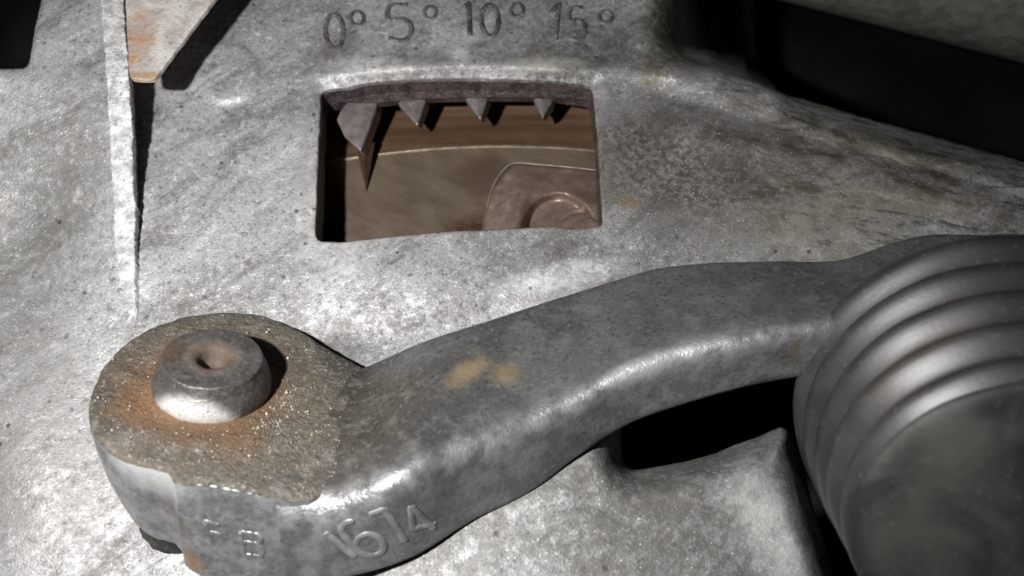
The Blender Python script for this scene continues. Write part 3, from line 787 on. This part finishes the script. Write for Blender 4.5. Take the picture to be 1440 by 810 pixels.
# dark rubber seal under the eye
seal = thing('dust_seal', 'black rubber dust seal squeezed under the lever eye', 'rubber seal', RC - EN * 28)
M_RUB2 = rubber('old_seal_rubber', 1.0)
def build_seal():
    top = [Pplane(u, v, RC, EN) for u, v in L]; n = len(top); c = sum(top, Vector()) / n; verts = []; faces = []
    prof = ((6, -18.6), (3.6, -18.4), (2.6, -18.8), (2.2, -19.8), (2.5, -21.0), (3.0, -21.6), (2.4, -22.4), (2.1, -23.6), (2.6, -25.2), (4, -26.4), (8, -26.6))
    for ins, dr in prof:
        for i, p in enumerate(top):
            d = (c - p).normalized(); lf = float(sst(210, 300, L[i][0]))
            verts.append(p + d * (ins + 2.9 + 3.0 * lf + .5 * nz(p.x, p.y, dr, 5) + .25 * nz(p.x, p.y, dr, 1.6)) + EN * dr)
    for k in range(len(prof) - 1):
        for i in range(n): faces.append((k * n + i, k * n + (i + 1) % n, (k + 1) * n + (i + 1) % n, (k + 1) * n + i))
    faces.append(tuple(range(n))); faces.append(tuple((len(prof) - 1) * n + i for i in range(n - 1, -1, -1)))
    return verts, faces
sv, sf = build_seal(); mesh_obj('ring', sv, sf, M_RUB2, seal)

# ------------------------------------------------------------------ bellows boot
M_RUB = rubber()
rear = Pd(1392, 577, 124); front = Pd(1472, 768, 95)
ax = front - rear; BL = ax.length; axn = ax.normalized()
boot = thing('bellows_boot', 'ribbed black rubber bellows boot with a dusty domed cap over the lever end', 'rubber boot', rear)
def rad(t): return (270 * KX / 720 * 124) * (1 - t) + (258 * KX / 720 * 95) * t
folds = 5.0; nf = 5
for k in range(nf):
    prof = []
    for i in range(15):
        s = i / 14; t = (k + s) / nf
        rr = rad(t * .98) - 1.3 * (1 + math.cos(2 * math.pi * s))
        prof.append((rr, t * .98 * BL))
    lathe('bellows_fold', prof[:], rear, ax, M_RUB, boot, 110, fn=lambda r, z, t, j: (r + .18 * nz(math.cos(t) * 5, math.sin(t) * 5, z / 6, 1.5), z))
rf = rad(.98)
capp = [(rf - 1.0, BL * .975), (rf - .2, BL * .99), (rf - .1, BL * 1.0), (rf - .5, BL * 1.012), (rf - 1.4, BL * 1.024), (rf * .85, BL * 1.03), (rf * .7, BL * 1.032), (rf * .4, BL * 1.03), (0, BL * 1.028)]
lathe('cap', capp, rear, ax, rubber('dust_caked_rubber', .8), boot, 110, fn=lambda r, z, t, j: (r, z + .25 * nz(math.cos(t) * r, math.sin(t) * r, 2, 6)))
lathe('collar', [(rad(0) * .55, -5), (rad(0) * .8, -3.5), (rad(0) - 2.2, -1.2), (rad(0) - 1.2, .2)], rear, ax, M_RUB, boot, 110)

# ------------------------------------------------------------------ steel bracket
BR = [(174, -90), (176, 0), (181, 104), (184, 111), (214, 112), (219, 108), (300, 0), (368, -90)]
brk = thing('steel_bracket', 'flat grey steel bracket with rust stains and a slanted corner beside the casting rib', 'bracket', P(210, 60, 11))
bl = jitter(resample(round_poly(BR, 4, 3), 5), .9, 14)
n = len(bl); vt = [P(u, v, 13.2) for u, v in bl]; vb = [Vector((p.x, p.y, 12.1)) for p in vt]
bo = mesh_obj('plate', vt + vb, [tuple(range(n)), tuple(range(2 * n - 1, n - 1, -1))] + [(i, (i + 1) % n, n + (i + 1) % n, n + i) for i in range(n)], dirty_steel(), brk, False)
md = bo.modifiers.new('b', 'BEVEL'); md.width = .00028; md.segments = 2; md.limit_method = 'ANGLE'

# ------------------------------------------------------------------ far pipe
pipe = thing('exhaust_pipe', 'out of focus dull grey pipe crossing behind the housing', 'pipe', P(1300, 0, -60))
D0 = 196.0; pr = 24.0; ppm = 720 / KX / D0
def axp(u): 
    v = (u - 1130) * .258; return Pd(u + .25 * pr * ppm, v - pr * ppm * .985, D0)
p0, p1 = axp(980), axp(1700)
M_PIPE = plain('dull_pipe_metal', (.15, .15, .13), .5, .2)
ln = (p1 - p0).length
lathe('tube', [(pr - 2, -.5), (pr, 0)] + [(pr, ln * i / 24) for i in range(1, 25)] + [(pr - 2, ln + .5)], p0, p1 - p0, M_PIPE, pipe, 80)

# ------------------------------------------------------------------ near-black backdrop added far behind the gaps
gx = np.linspace(-230, 260, 60); gy = np.linspace(-170, 260, 60); verts = []; faces = []
for y in gy:
    for x in gx: verts.append((x, y, -105 + 9 * nz(x, y, 0, 40) + 4 * nz(x, y, 3, 14)))
for j in range(59):
    for i in range(59): faces.append((j * 60 + i, j * 60 + i + 1, j * 60 + i + 61, j * 60 + i + 60))
blk = mesh_obj('black_backdrop', verts, faces, plain('backdrop_black', (.005, .005, .004), .6, 0)); blk['kind'] = 'structure'
